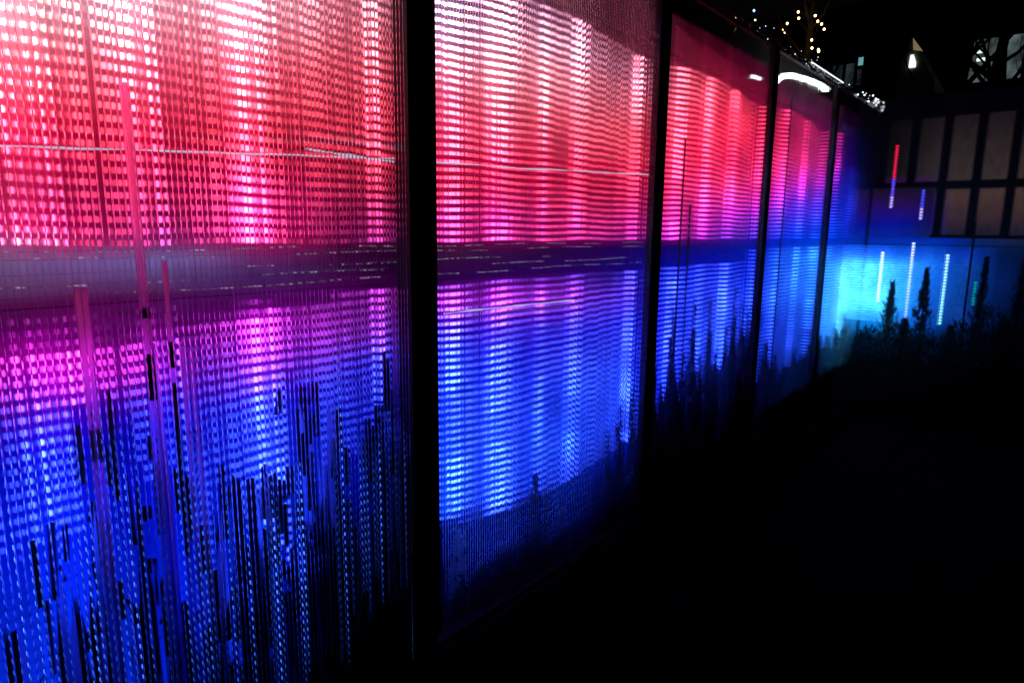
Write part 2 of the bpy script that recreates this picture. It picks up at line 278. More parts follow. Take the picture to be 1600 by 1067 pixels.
lo_l = ['magenta and blue LED curtain behind pixelated plants in the leftmost bay', 'bright blue LED curtain in the second bay, bowed at its lower edge', 'blue LED curtain behind spiky plants in the third bay', 'pale blue streaked LED curtain in the fourth bay, low between narrow posts', 'cyan white LED curtain in the last bay before the corner']
def bead(b, x, y, h, col, ry=.0019, rz=.0078):
    i = len(b.v); n = 6
    for xx in (x-.003, x+.003):
        for k in range(n): t = 2*math.pi*(k+.5)/n; b.v.append((xx, y+ry*math.cos(t), h+rz*math.sin(t)))
    b.f.append(tuple(i+n+k for k in range(n))); b.c.append(col)
    for k in range(n): b.f.append((i+k, i+(k+1) % n, i+n+(k+1) % n, i+n+k)); b.c.append(col)
def cut(s):
    # lowest height at which the bead strings of the left bay are lit
    v = .62 if s < .56 else 1.0 if s < .72 else .72 if s < .9 else -.4 if s < .955 else .62 if s < 1.05 else .5 if s < 1.13 else .35 if s < 1.2 else .3 if s < 1.27 else .95 if s < 1.38 else .62
    return v+.14*noise.noise(Vector((s*61, 0, 5)))
def led_rows(par, rows, s0, s1, place, T, sag, amp=1.0, pitch=.0165, envf=env):
    for h0 in rows:
        b = MB(); pt = .0128 if T is GLOW and s1 < 1.95 else pitch; n = int((s1-s0)/pt)
        for k in range(n):
            s = s0+(k+.5)*pt; u = (s-s0)/(s1-s0)
            h = h0+sag(h0, u, s)
            r, g_, bl, wv = glow(T, s, h)
            if wv < .03: continue
            if T is GLOW and s1 < 1.95 and 1.3 > h > (1.195 if s < .65 else 1.195+(s-.65)*.11)+.012*math.sin(s*21): wv *= .12; r *= .4; g_ *= .4; bl *= .4
            if T is GLOW and s < 1.8 and h < cut(s): continue
            if T is GLOW and s < 1.8 and .9 < s < .96 and h < .8: wv = max(wv, 1.6)
            e = envf(s)*(.7+.6*rnd.random())*amp*(.95+.75*noise.noise(Vector((s*3.2, h*3.5, 11))))
            if e > .62 and s > 1.8: e = .62+(e-.62)*(1 if noise.noise(Vector((int(s*3.1)*1.7, h*2.6, 4))) > -.1 else .22)
            if e > .9: s_f = 1+.5*noise.noise(Vector((s*6, h*7, 3))); e *= s_f
            mx = max(r, g_, bl, 1e-4); wh = .2+1.0*min(r, g_, bl)/mx; t_ = min(1, max(0, (bl-r)/mx)); wh = .27*(1-t_)+.26*t_+2.0*min(r, g_, bl)/mx; shr = (wh*(1-.4*t_), wh*(1+.25*t_), wh)
            col = tuple((q*3.2*(1 if T is GLOW else .7)+wv*(sh_+4.2*(q/mx)**1.3))*e for q, sh_ in zip((r, g_, bl), shr))
            x, y = place(s)
            if T is GLOW: bead(b, x, y, h, col, *((.0019, .0098) if s1 < 1.95 else (.0019, .0078)))
            else: b.box(x-.0045, x+.0045, y-.003, y+.003, h-.0065, h+.0065, col)
        if b.f:
            q0, q1 = b.v[0], b.v[-1]; m_ = len(b.v)
            for k in range(12):
                sa = s0+(s1-s0)*k/12; sb = s0+(s1-s0)*(k+1)/12
                ha = h0+sag(h0, k/12, sa); hb = h0+sag(h0, (k+1)/12, sb); (xa, ya), (xb, yb) = place(sa), place(sb)
                dx, dy = (-.004, 0) if T is GLOW else (0, .004)
                b.quad((xa+dx, ya+dy, ha-.0006), (xb+dx, yb+dy, hb-.0006), (xb+dx, yb+dy, hb+.0006), (xa+dx, ya+dy, ha+.0006), (0, 0, 0))
            b.obj('led_row', BEAD, par)
for i in range(5):
    s0, s1 = POST[i]+.07+(.1 if i else 0), POST[i+1]+.08
    if i == 4: s1 = 9.4
    # added emissive sheet for the LED glow between the dots
    t = thing('led_haze_sheet', ['pale pink over blue added glow sheet filling the leftmost bay', 'crimson over blue added glow sheet behind the second bay', 'dark red over deep blue added glow sheet behind the third bay', 'purple over sky blue added glow sheet behind the narrow fourth bay', 'near black to cyan added glow sheet in the last bay by the corner'][i], 'glow sheet', (-.27, (s0+s1)/2, GZ))
    b = MB(); a0 = s0-(.09 if i else .3); a1 = s1+(.02 if i < 4 else 0); ny = int((a1-a0)/.025); nz = 60; zz0, zz1 = GZ+.15, 3.0
    gy = [a0+(a1-a0)*k/ny for k in range(ny+1)]; gz = [zz0+(zz1-zz0)*k/nz for k in range(nz+1)]
    
    def gl(y, z):
        v = glow(GLOW, y, z); k = (.74+.3*(env(y)-.34))*(1 if z > 1.5 or z < 1.25 else 1/max(.72, .74+.3*(env(y)-.34)))  # light of the LED strips painted into the sheet colour
        return (v[0]*k*.9, v[1]*k*.72, v[2]*k*.95)
    cc = [[gl(y, z) for z in gz] for y in gy]
    for a in range(ny):
        for c in range(nz):
            b.quad((-.262, gy[a], gz[c]), (-.262, gy[a+1], gz[c]), (-.262, gy[a+1], gz[c+1]), (-.262, gy[a], gz[c+1]),
                   (cc[a][c], cc[a+1][c], cc[a+1][c+1], cc[a][c+1]))
    b.obj('added_glow_sheet', GLOWM, t)
    b = MB(); b.box(-.30, -.266, a0, a1, GZ+.12, 3.19); b.obj('back_board', BLACKWOOD, t)
    def sag_up(h, u, s): return .05*math.sin(math.pi*min(1, u*1.05))*max(0, (h-1.5)/1.1)**1.5*1.3+.004*math.sin(s*9+h*7)
    def sag_lo(h, u, s): return -(.12 if abs(s-2.8) < 1.1 else .07)*math.sin(math.pi*u**.85)*max(0, (1.3-h)/1.2)**1.3+.004*math.sin(s*8+h*5)
    t = thing('led_curtain', up_l[i], 'LED curtain', (-.2, (s0+s1)/2, 2.66), 'LED curtains of the upper row')
    led_rows(t, [1.5+.0345*k for k in range(33)], s0, s1, lambda s: (-.2, s), GLOW, sag_up)
    if i < 2:
        for h0 in (1.345, 1.378, 1.41, 1.452, 1.475):
            b = MB(); k = s0
            while k < s1:
                k += rnd.uniform(.008, .03)
                if noise.noise(Vector((k*3, h0*40, 9))) < -.05: continue
                v_ = rnd.uniform(.1, .5); bead(b, -.2, k, h0+.004*math.sin(k*5+h0*60), (v_*.9, v_*.7, v_*1.0), rnd.uniform(.0015, .004), .0018)
            b.box(-.2045, -.204, s0, s1, h0-.0005, h0+.0005, (0, 0, 0)); b.obj('led_row', BEAD, t)
    b = MB(); b.box(-.215, -.205, s0, s1, 2.71, 2.713); b.obj('hanging_bar', CABLE, t)
    t = thing('led_curtain', lo_l[i], 'LED curtain', (-.2, (s0+s1)/2, 1.3), 'LED curtains of the lower row')
    led_rows(t, [1.285-.0345*k for k in range(34 if i == 1 else 36)] if i < 3 else [1.385-.0345*k for k in range(36)], s0, s1, lambda s: (-.2, s), GLOW, sag_lo)
    b = MB(); b.box(-.215, -.205, s0, s1, 1.315, 1.317) if i < 3 else b.box(-.215, -.205, s0, s1, 1.415, 1.417); b.obj('hanging_bar', CABLE, t)

# white strip lamps seen as pale lines across the red zone and in the band
WHITEL = emit('cold_white_lamp', (.62, .68, 1.0), .75)
TUBEW = emit('white_tube', (.92, 1.0, .98), 5)
def strip_lamp(label, pts, r, m=WHITEL, name='strip_lamp'):
    o = thing(name, label, 'lamp', pts[0])
    if m is WHITEL:
        P2 = []; R2 = []
        for (pa, pb) in zip(pts, pts[1:]):
            for k in range(14):
                q = Vector(pa).lerp(Vector(pb), k/14); q.z += .004*noise.noise(q*5); P2.append(tuple(q)); R2.append(r*(.8+1.1*noise.noise(q*9+Vector((3, 1, 0)))))
        P2.append(pts[-1]); R2.append(r*.4); R2 = [max(.0007, v) for v in R2]
        b = MB(); b.tube(P2, R2, 6); b.obj('tube', m, o, True)
    else: b = MB(); b.tube(pts, r, 8); b.obj('tube', m, o, True)
    for q in (0, -1):
        p = Vector(pts[q]); d = (Vector(pts[1])-Vector(pts[0])).normalized()*(-1 if q == 0 else 1)
        b = MB(); b.tube([tuple(p+d*.001), tuple(p+d*.02)], r*1.3, 8); b.obj('end_cap', DARKMETAL, o, True)
strip_lamp('thin pale strip lamp crossing the pink leftmost bay', [(-.17, .1, 1.735), (-.17, .46, 1.752), (-.17, .95, 1.782), (-.17, 1.84, 1.835)], .0035)
strip_lamp('short pale strip lamp doubling the line at the right end of the leftmost bay', [(-.16, 1.35, 1.83), (-.16, 1.6, 1.822), (-.16, 1.84, 1.815)], .004)
strip_lamp('thin pale strip lamp crossing the crimson second bay', [(-.17, 2.0, 1.835), (-.17, 2.6, 1.855), (-.17, 3.3, 1.885), (-.17, 3.95, 1.915)], .004)
strip_lamp('short whitish strip lamp near the top of the blue second bay', [(-.17, 2.05, 1.165), (-.17, 2.5, 1.16), (-.17, 3.1, 1.15)], .0035)
strip_lamp('white curved tube lamp glowing under the top rail of the narrow fourth bay', [(-.125, 5.90, 2.80), (-.125, 5.98, 2.85), (-.125, 6.1, 2.9), (-.125, 6.34, 2.945), (-.125, 6.8, 2.985), (-.125, 7.2, 3.0), (-.125, 7.38, 2.99)], .022, TUBEW, 'tube_lamp')
strip_lamp('short white tube lamp fading behind the third bay next to its right post', [(-.125, 5.33, 2.765), (-.125, 5.45, 2.78), (-.125, 5.57, 2.785)], .013, emit('white_tube_dim', (.9, .95, 1), 2), 'tube_lamp')

t = thing('rib_glints', 'fine upright lines of blue rib glints, added as glowing dots, between the plants of the leftmost bay', 'rib glints', (-.015, .9, 1.2))  # LED glints in the ribs, added as emissive beads just behind them
y0, y1 = POST[0]+.004, POST[1]-.004; nf = int(round((y1-y0)/PITCHF)); p = (y1-y0)/nf
for k in range(26, nf-4):
    s = y0+k*p; top = cut(s)+.25*rnd.random() if cut(s) > 0 else .8
    top = max(top, .95 if s < .9 else .75); z = top; b = MB(); q = k*.013
    low = (-.3 if s < 1.1 else -.3+(s-1.1)*.55)+.25*rnd.random()
    b.box(-.0155, -.0145, s-.0005, s+.0005, low, top, (0, .01, .12))
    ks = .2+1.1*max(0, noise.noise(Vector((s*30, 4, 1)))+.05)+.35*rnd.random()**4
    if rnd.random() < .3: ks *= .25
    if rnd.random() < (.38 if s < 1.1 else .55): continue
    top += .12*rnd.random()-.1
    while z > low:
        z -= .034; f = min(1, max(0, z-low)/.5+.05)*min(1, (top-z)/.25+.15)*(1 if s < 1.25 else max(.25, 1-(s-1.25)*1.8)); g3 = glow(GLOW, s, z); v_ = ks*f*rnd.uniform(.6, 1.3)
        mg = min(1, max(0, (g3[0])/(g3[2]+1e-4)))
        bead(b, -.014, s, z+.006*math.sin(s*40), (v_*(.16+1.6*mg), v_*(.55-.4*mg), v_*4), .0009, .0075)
    b.obj('led_string', BEAD, t)  # beads of one rib glint line, not a hung string
# ------------------------------------------------------------------ plants
def blade(b, x, y, z, h, w, lean=.1, nseg=2, blunt=2.2):
    a = rnd.random()*math.pi*2; dx, dy = math.cos(a)*h*lean, math.sin(a)*h*lean
    t = rnd.gauss(0, .35); ux, uy = math.sin(t)*w/2, math.cos(t)*w/2
    prev = ((x-ux, y-uy, z), (x+ux, y+uy, z))
    for k in range(1, nseg+1):
        f = k/nseg; ww = (1-f**blunt)
        cx, cy_, cz = x+dx*f*f, y+dy*f*f, z+h*f
        if k == nseg: b.tri(prev[0], prev[1], (cx, cy_, cz))
        else:
            cur = ((cx-ux*ww, cy_-uy*ww, cz), (cx+ux*ww, cy_+uy*ww, cz)); b.quad(prev[0], prev[1], cur[1], cur[0]); prev = cur
def reeds(y, htop, wd, n, label, m=LEAFL, m2=LEAFD, x=-.11, cat='grass clump', name='reed_clump', grp='reed clumps planted behind the ribbed panels', stubby=True):
    t = thing(name, label, cat, (x, y, GZ+.12), grp)
    for mm, nm, frac in ((m, 'pale_blades', .22), (m2, 'dark_blades', .35)):
        b = MB()
        for k in range(int(n*frac*(.9 if y < 1.25 else 1.5))):
            yy = y+rnd.gauss(0, wd/2.2); q = abs(yy-y)/wd
            top = htop-(htop-GZ)*.45*min(1.3, q)*rnd.uniform(.6, 1.2)-(htop+.5)*rnd.random()**1.4*.55
            if nm == 'dark_blades': top -= .08
            z0 = GZ+.1
            blade(b, x+rnd.uniform(-.05, .05), yy, z0, max(.15, top-z0), rnd.uniform(.013, .027), .02, 4, 6)
        b.obj(nm, mm, t)
    b = MB()
    for k in range(int(n*(1.0 if y < 1.25 else 1.6))):
        yy = y+rnd.gauss(0, wd/1.6); L = rnd.uniform(.04, .26)
        zt = htop-.05-(htop-GZ-.15)*rnd.random()**1.15-.7*abs(yy-y)
        if noise.noise(Vector((yy*13, zt*5, 2))) < -.12 and y < 1.5: continue
        ww = rnd.uniform(.006, .014); xx = x+rnd.uniform(-.04, .05); d = rnd.gauss(0, .006); e_ = ww*.5
        p = [(xx, yy-ww*.4, zt), (xx, yy+ww*.4, zt), (xx+.004, yy+ww+d*.3, zt-e_), (xx, yy+ww+d, zt-L+e_), (xx-.002, yy+ww*.4+d, zt-L), (xx-.002, yy-ww*.4+d, zt-L), (xx, yy-ww+d, zt-L+e_), (xx+.004, yy-ww+d*.3, zt-e_)]
        i0 = len(b.v); b.v += p; b.f.append(tuple(range(i0, i0+8))); b.c.append(None)
    o_ = b.obj('strap_leaves', m2, t); o_['kind'] = 'stuff'
    # leafy base
    b = MB()
    for k in range(int(n*(.6 if y < 1.25 else 1.2))):
        yy = y+rnd.gauss(0, wd/2); z = GZ+.1+rnd.random()**1.5*(htop-GZ)*.5
        blade(b, x+rnd.uniform(-.05, .04), yy, z, rnd.uniform(.06, .16), rnd.uniform(.015, .03), .5, 2)
    b.obj('base_leaves', m2, t)
    return t
def bush(x, y, z0, htop, rad, n, label, m=LEAFD, spire=1.0, wide=1.5, name='spiky_shrub', grp='dark spiky shrubs behind the panels', leafsz=.05):
    t = thing(name, label, 'shrub', (x, y, z0), grp)
    b = MB(); b.tube([(x, y, z0), (x+rnd.uniform(-.01, .01), y, (z0+htop)/2), (x, y, htop-.03)], [.012, .008, .003], 6); b.obj('stem', BARK, t)
    rad *= wide; b = MB(); H = htop-z0; cp = [(x+rnd.uniform(-.02, .02), y+rnd.uniform(-.02, .02), z0+H*q/6) for q in range(6)]
    b.tube(cp, [rad*(1-q/6)**spire*rnd.uniform(.45, .8)+.004 for q in range(6)], 7); b.obj('inner_growth', LEAFD, t)
    b = MB()
    for k in range(n):
        f = rnd.random()**.8; z = z0+f*H*.97
        rr = rad*(1-f)**spire*(0.8+.5*noise.noise(Vector((y*7, z*9, 3))))+.006
        a = rnd.random()*2*math.pi; q = math.sqrt(rnd.random())*rr
        blade(b, x+math.cos(a)*q*.5, y+math.sin(a)*q, z, leafsz*rnd.uniform(.8, 2.4), leafsz*.36, .22, 2)
    b.obj('foliage', m, t)
    return t
def cane(y, top, r, label, m=CANE, x=-.07, bottom=None, grp=None, wraps=()):
    t = thing('garden_cane', label, 'cane', (x, y, GZ+.1), grp)
    b = MB(); z0 = GZ+.1 if bottom is None else bottom
    b.tube([(x, y, z0), (x+.002, y+.004, (z0+top)/2), (x, y, top)], [r*1.05, r, r*.95], 10); b.obj('stake', m, t, True)
    b = MB(); b.tube([(x, y, top+.0005), (x, y, top+.012)], [r*.97, r*.7], 10); b.obj('tip', m, t, True)
    for za, zb in wraps:
        b = MB(); b.tube([(x+.002, y+.002, zb), (x+.002, y+.002, (za+zb)/2), (x+.002, y+.002, za)], [r*.9, r*1.04, r*.7], 8); b.obj('dark_wrap', CABLE, t, True)
cane(.735, 1.93, .0105, 'tallest pinkish cane in the leftmost bay, reaching into the red zone', wraps=[(1.17, 1.03), (1.31, 1.28)])
cane(.575, 1.37, .0165, 'thick blunt magenta cane at the far left, left of the tallest cane')
cane(.80, 1.435, .009, 'slim blunt cane just right of the tallest cane', wraps=[(1.2, 1.12), (1.07, .5)])
cane(.755, 1.19, .010, 'short violet cane between the tallest cane and the slim one')
cane(.835, 1.185, .0085, 'short violet cane, first right of the slim cane')
cane(.862, 1.16, .0085, 'short violet cane, second right of the slim cane')
cane(1.67, 1.30, .010, 'magenta cane beside the first thick black post')
cane(4.17, 2.15, .006, 'thin dark stake standing high against the red third bay', LEAFD)
cane(4.30, 1.72, .008, 'shorter dark stake right of the thin one in the third bay', LEAFD)
cane(6.2, 2.72, .009, 'thin dark stake reaching up to the white tube in the fourth bay', LEAFD)
# bay 0 : clumps along the profile
prof = [(.36, .62), (.46, .80), (.56, 1.05), (.66, 1.12), (.77, .9), (.88, .80), (.99, .86), (1.08, .9), (1.18, .72), (1.29, 1.1), (1.38, .98), (1.47, .66), (1.57, .82), (1.66, 1.12)]
PL = ['low blue reed clump at the very left edge of the photo', 'blue reed clump under the far left cane', 'tall reed clump at the foot of the thick magenta cane', 'reed clump right below the tallest cane', 'reed clump under the two short violet canes', 'thin reed clump right of the violet canes', 'pale reed clump a third of the way along the left bay', 'reed clump in the middle of the left bay', 'short reed clump with white LED dots above it', 'tall dark peaked reed clump right of the middle of the left bay', 'dark reed clump on the right flank of the dark peak', 'short blue reed clump in the dip left of the post', 'dark reed clump near the first thick post', 'dark tall reed clump touching the first thick post']
for (y, h), l in zip(prof, PL):
    dark = y > 1.5
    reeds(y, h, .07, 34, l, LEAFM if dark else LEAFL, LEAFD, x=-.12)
# bay 1
b1 = [(2.08, .05), (2.25, -.2), (2.42, -.15), (2.56, -.2), (2.68, .17), (2.78, .02), (2.92, -.12), (3.12, -.22), (3.28, -.15), (3.42, .25), (3.57, .42), (3.72, .52)]
for k, (y, h) in enumerate(b1):
    bush(-.12, y, GZ+.1, h, .06 if h > 0 else .11, 170, ['dark shrub right of the thick post in the second bay', 'low dark shrub under the bowed blue rows', 'low dark shrub, centre left of the second bay floor', 'low dark shrub left of the narrow spire', 'narrow dark spire in the middle of the second bay', 'dark shrub leaning on the right of the narrow spire', 'low shrub with blue leaf tips right of the spire', 'low rounded shrub in the dip of the second bay', 'low shrub left of the stepped tall ones', 'tall stepped shrub, first of three by the second post', 'tall stepped shrub, second of three by the second post', 'tallest stepped shrub touching the second post'][k], LEAFD if k % 3 else LEAFM, 1.1)
b2 = [(3.98, .75), (4.10, .45), (4.24, 1.02), (4.42, .62), (4.57, 1.06), (4.72, .55), (4.86, 1.0), (5.04, .6), (5.2, .74), (5.34, 1.08), (5.52, .95), (5.68, .85)]
L2 = ['dark spiky shrub just right of the second post', 'low dark shrub between two spikes near the second post', 'tall dark spire at the foot of the thin stake', 'low shrub in the first blue gap of the third bay', 'slender dark spire, centre left of the third bay', 'low shrub below the second blue gap of the third bay', 'slender dark spire in the middle of the third bay', 'low shrub with a blue gap above, centre right of third bay', 'medium spiky shrub right of the third bay middle', 'tall needle like spire near the third post', 'dark shrub hugging the left of the third post', 'dark shrub half hidden by the third post']
for k, (y, h) in enumerate(b2):
    bush(-.12, y, GZ+.1, h, .10, 230, L2[k], LEAFD if k % 2 else LEAFM, 1.3, 1.9)
b3 = [(6.2, .5), (6.45, .35), (6.75, .2), (7.05, .3), (7.35, .2), (7.6, .45), (7.95, .35), (8.3, .3), (8.6, .42), (8.95, .5), (9.2, .4)]
for k, (y, h) in enumerate(b3):
    bush(-.12, y, GZ+.1, h, .14, 200, ['low dark shrub at the foot of the stake in the fourth bay', 'ragged low shrub in the fourth bay, left half', 'lowest shrub in the middle of the fourth bay', 'ragged low shrub in the fourth bay, right half', 'low shrub under the pale blue streaks', 'dark shrub at the narrow fourth post', 'dark shrub under the cyan rows, left', 'dark shrub under the cyan rows, middle', 'dark shrub under the cyan rows, right', 'taller dark shrub left of the corner', 'dark shrub tucked into the wall corner'][k], LEAFD, .8)

# ------------------------------------------------------------------ far wall with lattice windows
fwl = thing('lattice_window_wall', 'far dark lattice wall with small dim beige panes, right of the corner', 'wall', (1.8, FY, GZ))
XV = [.02+.335*k for k in range(13)]      # uprights
for x in XV:
    b = MB(); b.box(x-.045, x+.045, FY-.04, FY+.04, GZ, 2.97); b.obj('upright', BLACKWOOD, fwl)
b = MB(); b.box(-.1, XV[-1]+.06, FY-.06, FY+.06, 2.972, 3.17); b.obj('top_beam', BLACKWOOD, fwl)
b = MB(); b.box(-.1, XV[-1]+.06, FY-.07, FY+.09, 3.172, 3.19); b.obj('capping', DARKMETAL, fwl)
ROWS = [(.9, 1.46), (1.54, 2.08), (2.18, 2.93)]
for a, c in zip(XV, XV[1:]):
    for z0, z1 in ((2.082, 2.178), (1.462, 1.538), (.82, .898)):
        b = MB(); b.box(a+.046, c-.046, FY-.03, FY+.03, z0, z1); b.obj('crossbar', BLACKWOOD, fwl)
    for z0, z1 in ROWS:
        b = MB(); N = 8
        for q in range(N):
            for p_ in range(3):
                za, zb = z0+(z1-z0)*q/N, z0+(z1-z0)*(q+1)/N; xa, xb = a+.047+(c-a-.094)*p_/3, a+.047+(c-a-.094)*(p_+1)/3
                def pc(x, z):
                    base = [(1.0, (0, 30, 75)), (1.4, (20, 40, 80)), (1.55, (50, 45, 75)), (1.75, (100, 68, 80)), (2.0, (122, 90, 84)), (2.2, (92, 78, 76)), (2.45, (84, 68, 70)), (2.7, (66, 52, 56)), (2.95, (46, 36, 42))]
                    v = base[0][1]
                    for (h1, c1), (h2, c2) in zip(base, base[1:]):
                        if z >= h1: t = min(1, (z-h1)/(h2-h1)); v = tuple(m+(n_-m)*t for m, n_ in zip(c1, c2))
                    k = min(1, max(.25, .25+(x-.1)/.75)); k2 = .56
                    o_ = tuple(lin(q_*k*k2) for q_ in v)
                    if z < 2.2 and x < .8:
                        q2 = min(1, (.8-x)/.3)*min(1, (2.35-z)/.3); gv = glow(GLOWF, x, z)[:3]; o_ = tuple(a_*(1-q2)+b_*q2 for a_, b_ in zip(o_, gv))  # blue haze near the corner painted into the pane colours
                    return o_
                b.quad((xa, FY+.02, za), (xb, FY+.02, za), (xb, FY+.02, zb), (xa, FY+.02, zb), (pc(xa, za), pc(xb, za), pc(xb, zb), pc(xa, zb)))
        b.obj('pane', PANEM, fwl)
b = MB(); b.box(-.1, XV[-1], FY+.05, FY+.07, GZ, .9); b.obj('lower_board', BLACKWOOD, fwl)
for k in range(4):
    b = MB(); xa, xb = .03+k*.95, .03+(k+1)*.95-.006; n = 60
    for q in range(n):
        c0, c1 = xa+(xb-xa)*q/n, xa+(xb-xa)*(q+1)/n; cm = (c0+c1)/2
        b.quad((c0, 8.12, GZ+.1), (cm, 8.1199, GZ+.1), (cm, 8.1199, 2.95), (c0, 8.12, 2.95)); b.quad((cm, 8.1199, GZ+.1), (c1, 8.12, GZ+.1), (c1, 8.12, 2.95), (cm, 8.1199, 2.95))
        b.quad((c1, 8.128, GZ+.1), (c0, 8.128, GZ+.1), (c0, 8.128, 2.95), (c1, 8.128, 2.95))
    b.obj('ribbed_panel', FARP, fwl)
# blue curtain in front of the lattice
xs0, xs1 = -.25, 2.3
t = thing('led_curtain', 'blue and cyan LED curtain in front of the lattice wall, low behind the conifers', 'LED curtain', (1.1, 9.25, 1.38))
def envF(s): return .34+.06*math.sin(s*31)+1.0*math.exp(-(s/.3)**2)+.5*math.exp(-((s-.2)/.06)**2)
led_rows(t, [1.385-.032*k for k in range(30)], xs0, xs1, lambda s: (s, 9.25), GLOWF, lambda h, u, s: 0, 1.0, .02, envF)
b = MB(); b.box(xs0, xs1, 9.262, 9.27, 1.41, 1.42); b.obj('hanging_bar', CABLE, t)
t = thing('led_haze_sheet', 'blue added glow sheet low in front of the lattice wall', 'glow sheet', (1.1, 9.3, .4))  # added emissive sheet for the blue LED glow
b = MB(); nx, nz = 50, 30; gx = [xs0+(4.0-xs0)*k/nx for k in range(nx+1)]; gz = [.0+1.5*k/nz for k in range(nz+1)]
for a in range(nx):
    for c in range(nz):
        f = lambda x, z: glow(GLOWF, x, z)[:3]
        b.quad((gx[a], 9.32, gz[c]), (gx[a+1], 9.32, gz[c]), (gx[a+1], 9.32, gz[c+1]), (gx[a], 9.32, gz[c+1]), (f(gx[a], gz[c]), f(gx[a+1], gz[c]), f(gx[a+1], gz[c+1]), f(gx[a], gz[c+1])))
b.obj('added_glow_sheet', GLOWM, t)
b = MB(); b.box(xs0, 4.0, 9.325, 9.34, .0, 1.5); b.obj('back_board', BLACKWOOD, t)
t = thing('led_haze_sheet', 'deep blue haze, added as a glowing sheet, over the crossbar next to the wall corner', 'glow sheet', (.2, 9.35, 1.5))  # added emissive sheet imitating blue haze by the corner
b = MB(); X0_, X1_ = -.25, .648; gx = [X0_+(X1_-X0_)*k/24 for k in range(25)]; gz = [1.502+.6*k/20 for k in range(21)]
def wing(x, z):
    v = glow(GLOWF, x, z)[:3]; f2 = min(1, max(0, (2.1-z)/.35)); fx = min(1, max(0, (.75-x)/.35)); base = (lin(20), lin(14), lin(30)); q = f2*fx
    q *= .8+.3*noise.noise(Vector((x*5, z*6, 2)))
    return tuple(a*q+b_*(1-q) for a, b_ in zip(v, base))
for a in range(24):
    for c in range(20):
        b.quad((gx[a], 9.34, gz[c]), (gx[a+1], 9.34, gz[c]), (gx[a+1], 9.34, gz[c+1]), (gx[a], 9.34, gz[c+1]), (wing(gx[a], gz[c]), wing(gx[a+1], gz[c]), wing(gx[a+1], gz[c+1]), wing(gx[a], gz[c+1])))
b.obj('added_glow_sheet', GLOWM, t)
b = MB(); b.box(X0_, X1_, 9.345, 9.355, 1.502, 2.102); b.obj('back_board', BLACKWOOD, t)
# upright LED strings
def led_string(x, z0, z1, colf, label):
    t = thing('led_string', label, 'LED string', (x, 9.15, z1), 'upright LED strings before the lattice wall')
    b = MB(); b.box(x-.002, x+.002, 9.16, 9.163, z0, z1+.1); b.obj('cable', CABLE, t)
    n = int((z1-z0)/.035)
    for k in range(n+1):
        z = z0+(z1-z0)*k/n; b = MB(); c = colf(k/n); b.box(x-.012, x+.012, 9.14, 9.152, z-.009, z+.009, c); b.obj('bulb', BEAD, t)
led_string(.235, 1.87, 2.58, lambda f: (1.6, .02, .12) if f > .45 else (.25+.8*(f < .2), .12+.6*(f < .2), 2.2), 'upright string of red over blue LED dots left of the first clear pane')
led_string(.56, 1.73, 2.05, lambda f: (.12+.8*(f < .4), .12+.7*(f < .4), 2.0), 'short upright string of blue LED dots below the crossbar')
led_string(.88, .5, 1.30, lambda f: (.5+.5*f, 2.2, 2.4), 'bright cyan white string of LED dots right of the spire conifers')
led_string(1.18, .75, 1.0, lambda f: (0, .5, .42), 'short green string of LED dots right of the dark conifer')
led_string(.20, .72, 1.31, lambda f: (2, 2.4, 3), 'white hot string of LED dots above the first conifer')
led_string(.52, .5, 1.43, lambda f: (.5+f, .9+f, 2.6), 'pale blue string of LED dots just behind the tall spire')
# conifers before the far wall
def conifer(x, y, z0, htop, rad, label, n=500, m=LEAFD):
    t = thing('conifer', label, 'conifer', (x, y, z0), 'conifers before the lattice wall')
    b = MB(); b.tube([(x, y, z0), (x, y, htop-.05)], [.02, .004], 6); b.obj('trunk', BARK, t)
    b = MB(); H = htop-z0
    for k in range(n):
        f = rnd.random()**.9; z = z0+f*H; tier = (1-.35*((f*H/.12) % 1))*(.75+1.0*noise.noise(Vector((x*9, z*6, math.cos(2*rnd.random())))))
        a = rnd.random()*2*math.pi; rr = rad*(1-f)**1.0*tier*(1+.5*math.sin(a*2+x*9+f*5))+.006; q = rnd.random()**.5*rr
        b1_ = rnd.uniform(.04, .08)
        p = Vector((x+math.cos(a)*q, y+math.sin(a)*q, z)); d = Vector((math.cos(a)*.5, math.sin(a)*.5, .9)).normalized()*b1_
        s = Vector((-math.sin(a), math.cos(a), 0))*.012
        b.tri(tuple(p-s), tuple(p+s), tuple(p+d))
    b.obj('crown', m, t)
for i_, a in enumerate([(.38, 8.95, .95, .13, 'small conifer left of the spire, below the white hot string'), (.72, 8.95, 1.12, .16, 'sharp conifer with a spire crossing the pale blue string'), (1.27, 8.95, 1.27, .15, 'dark tall conifer at the right between cyan and green strings'), (.56, 8.9, .52, .3, 'low round conifer between the small one and the spire'), (1.03, 8.9, .48, .3, 'low conifer left of the dark tall one'), (1.5, 8.8, .62, .3, 'low conifer right of the dark tall one'), (1.62, 8.85, 1.25, .2, 'conifer cut off by the right edge of the photo')]):
    conifer(a[0], a[1], GZ, a[2], a[3]*2.3, a[4], 1500, LEAFM if i_ == 0 else LEAFD)
HL = ['first round black shrub of the row before the lattice wall, at the corner', 'second round black shrub of the row before the lattice wall', 'round black shrub below the spire conifer', 'round black shrub below the bright cyan string', 'round black shrub below the green string', 'round black shrub near the right edge, front', 'rightmost round black shrub, at the photo edge']
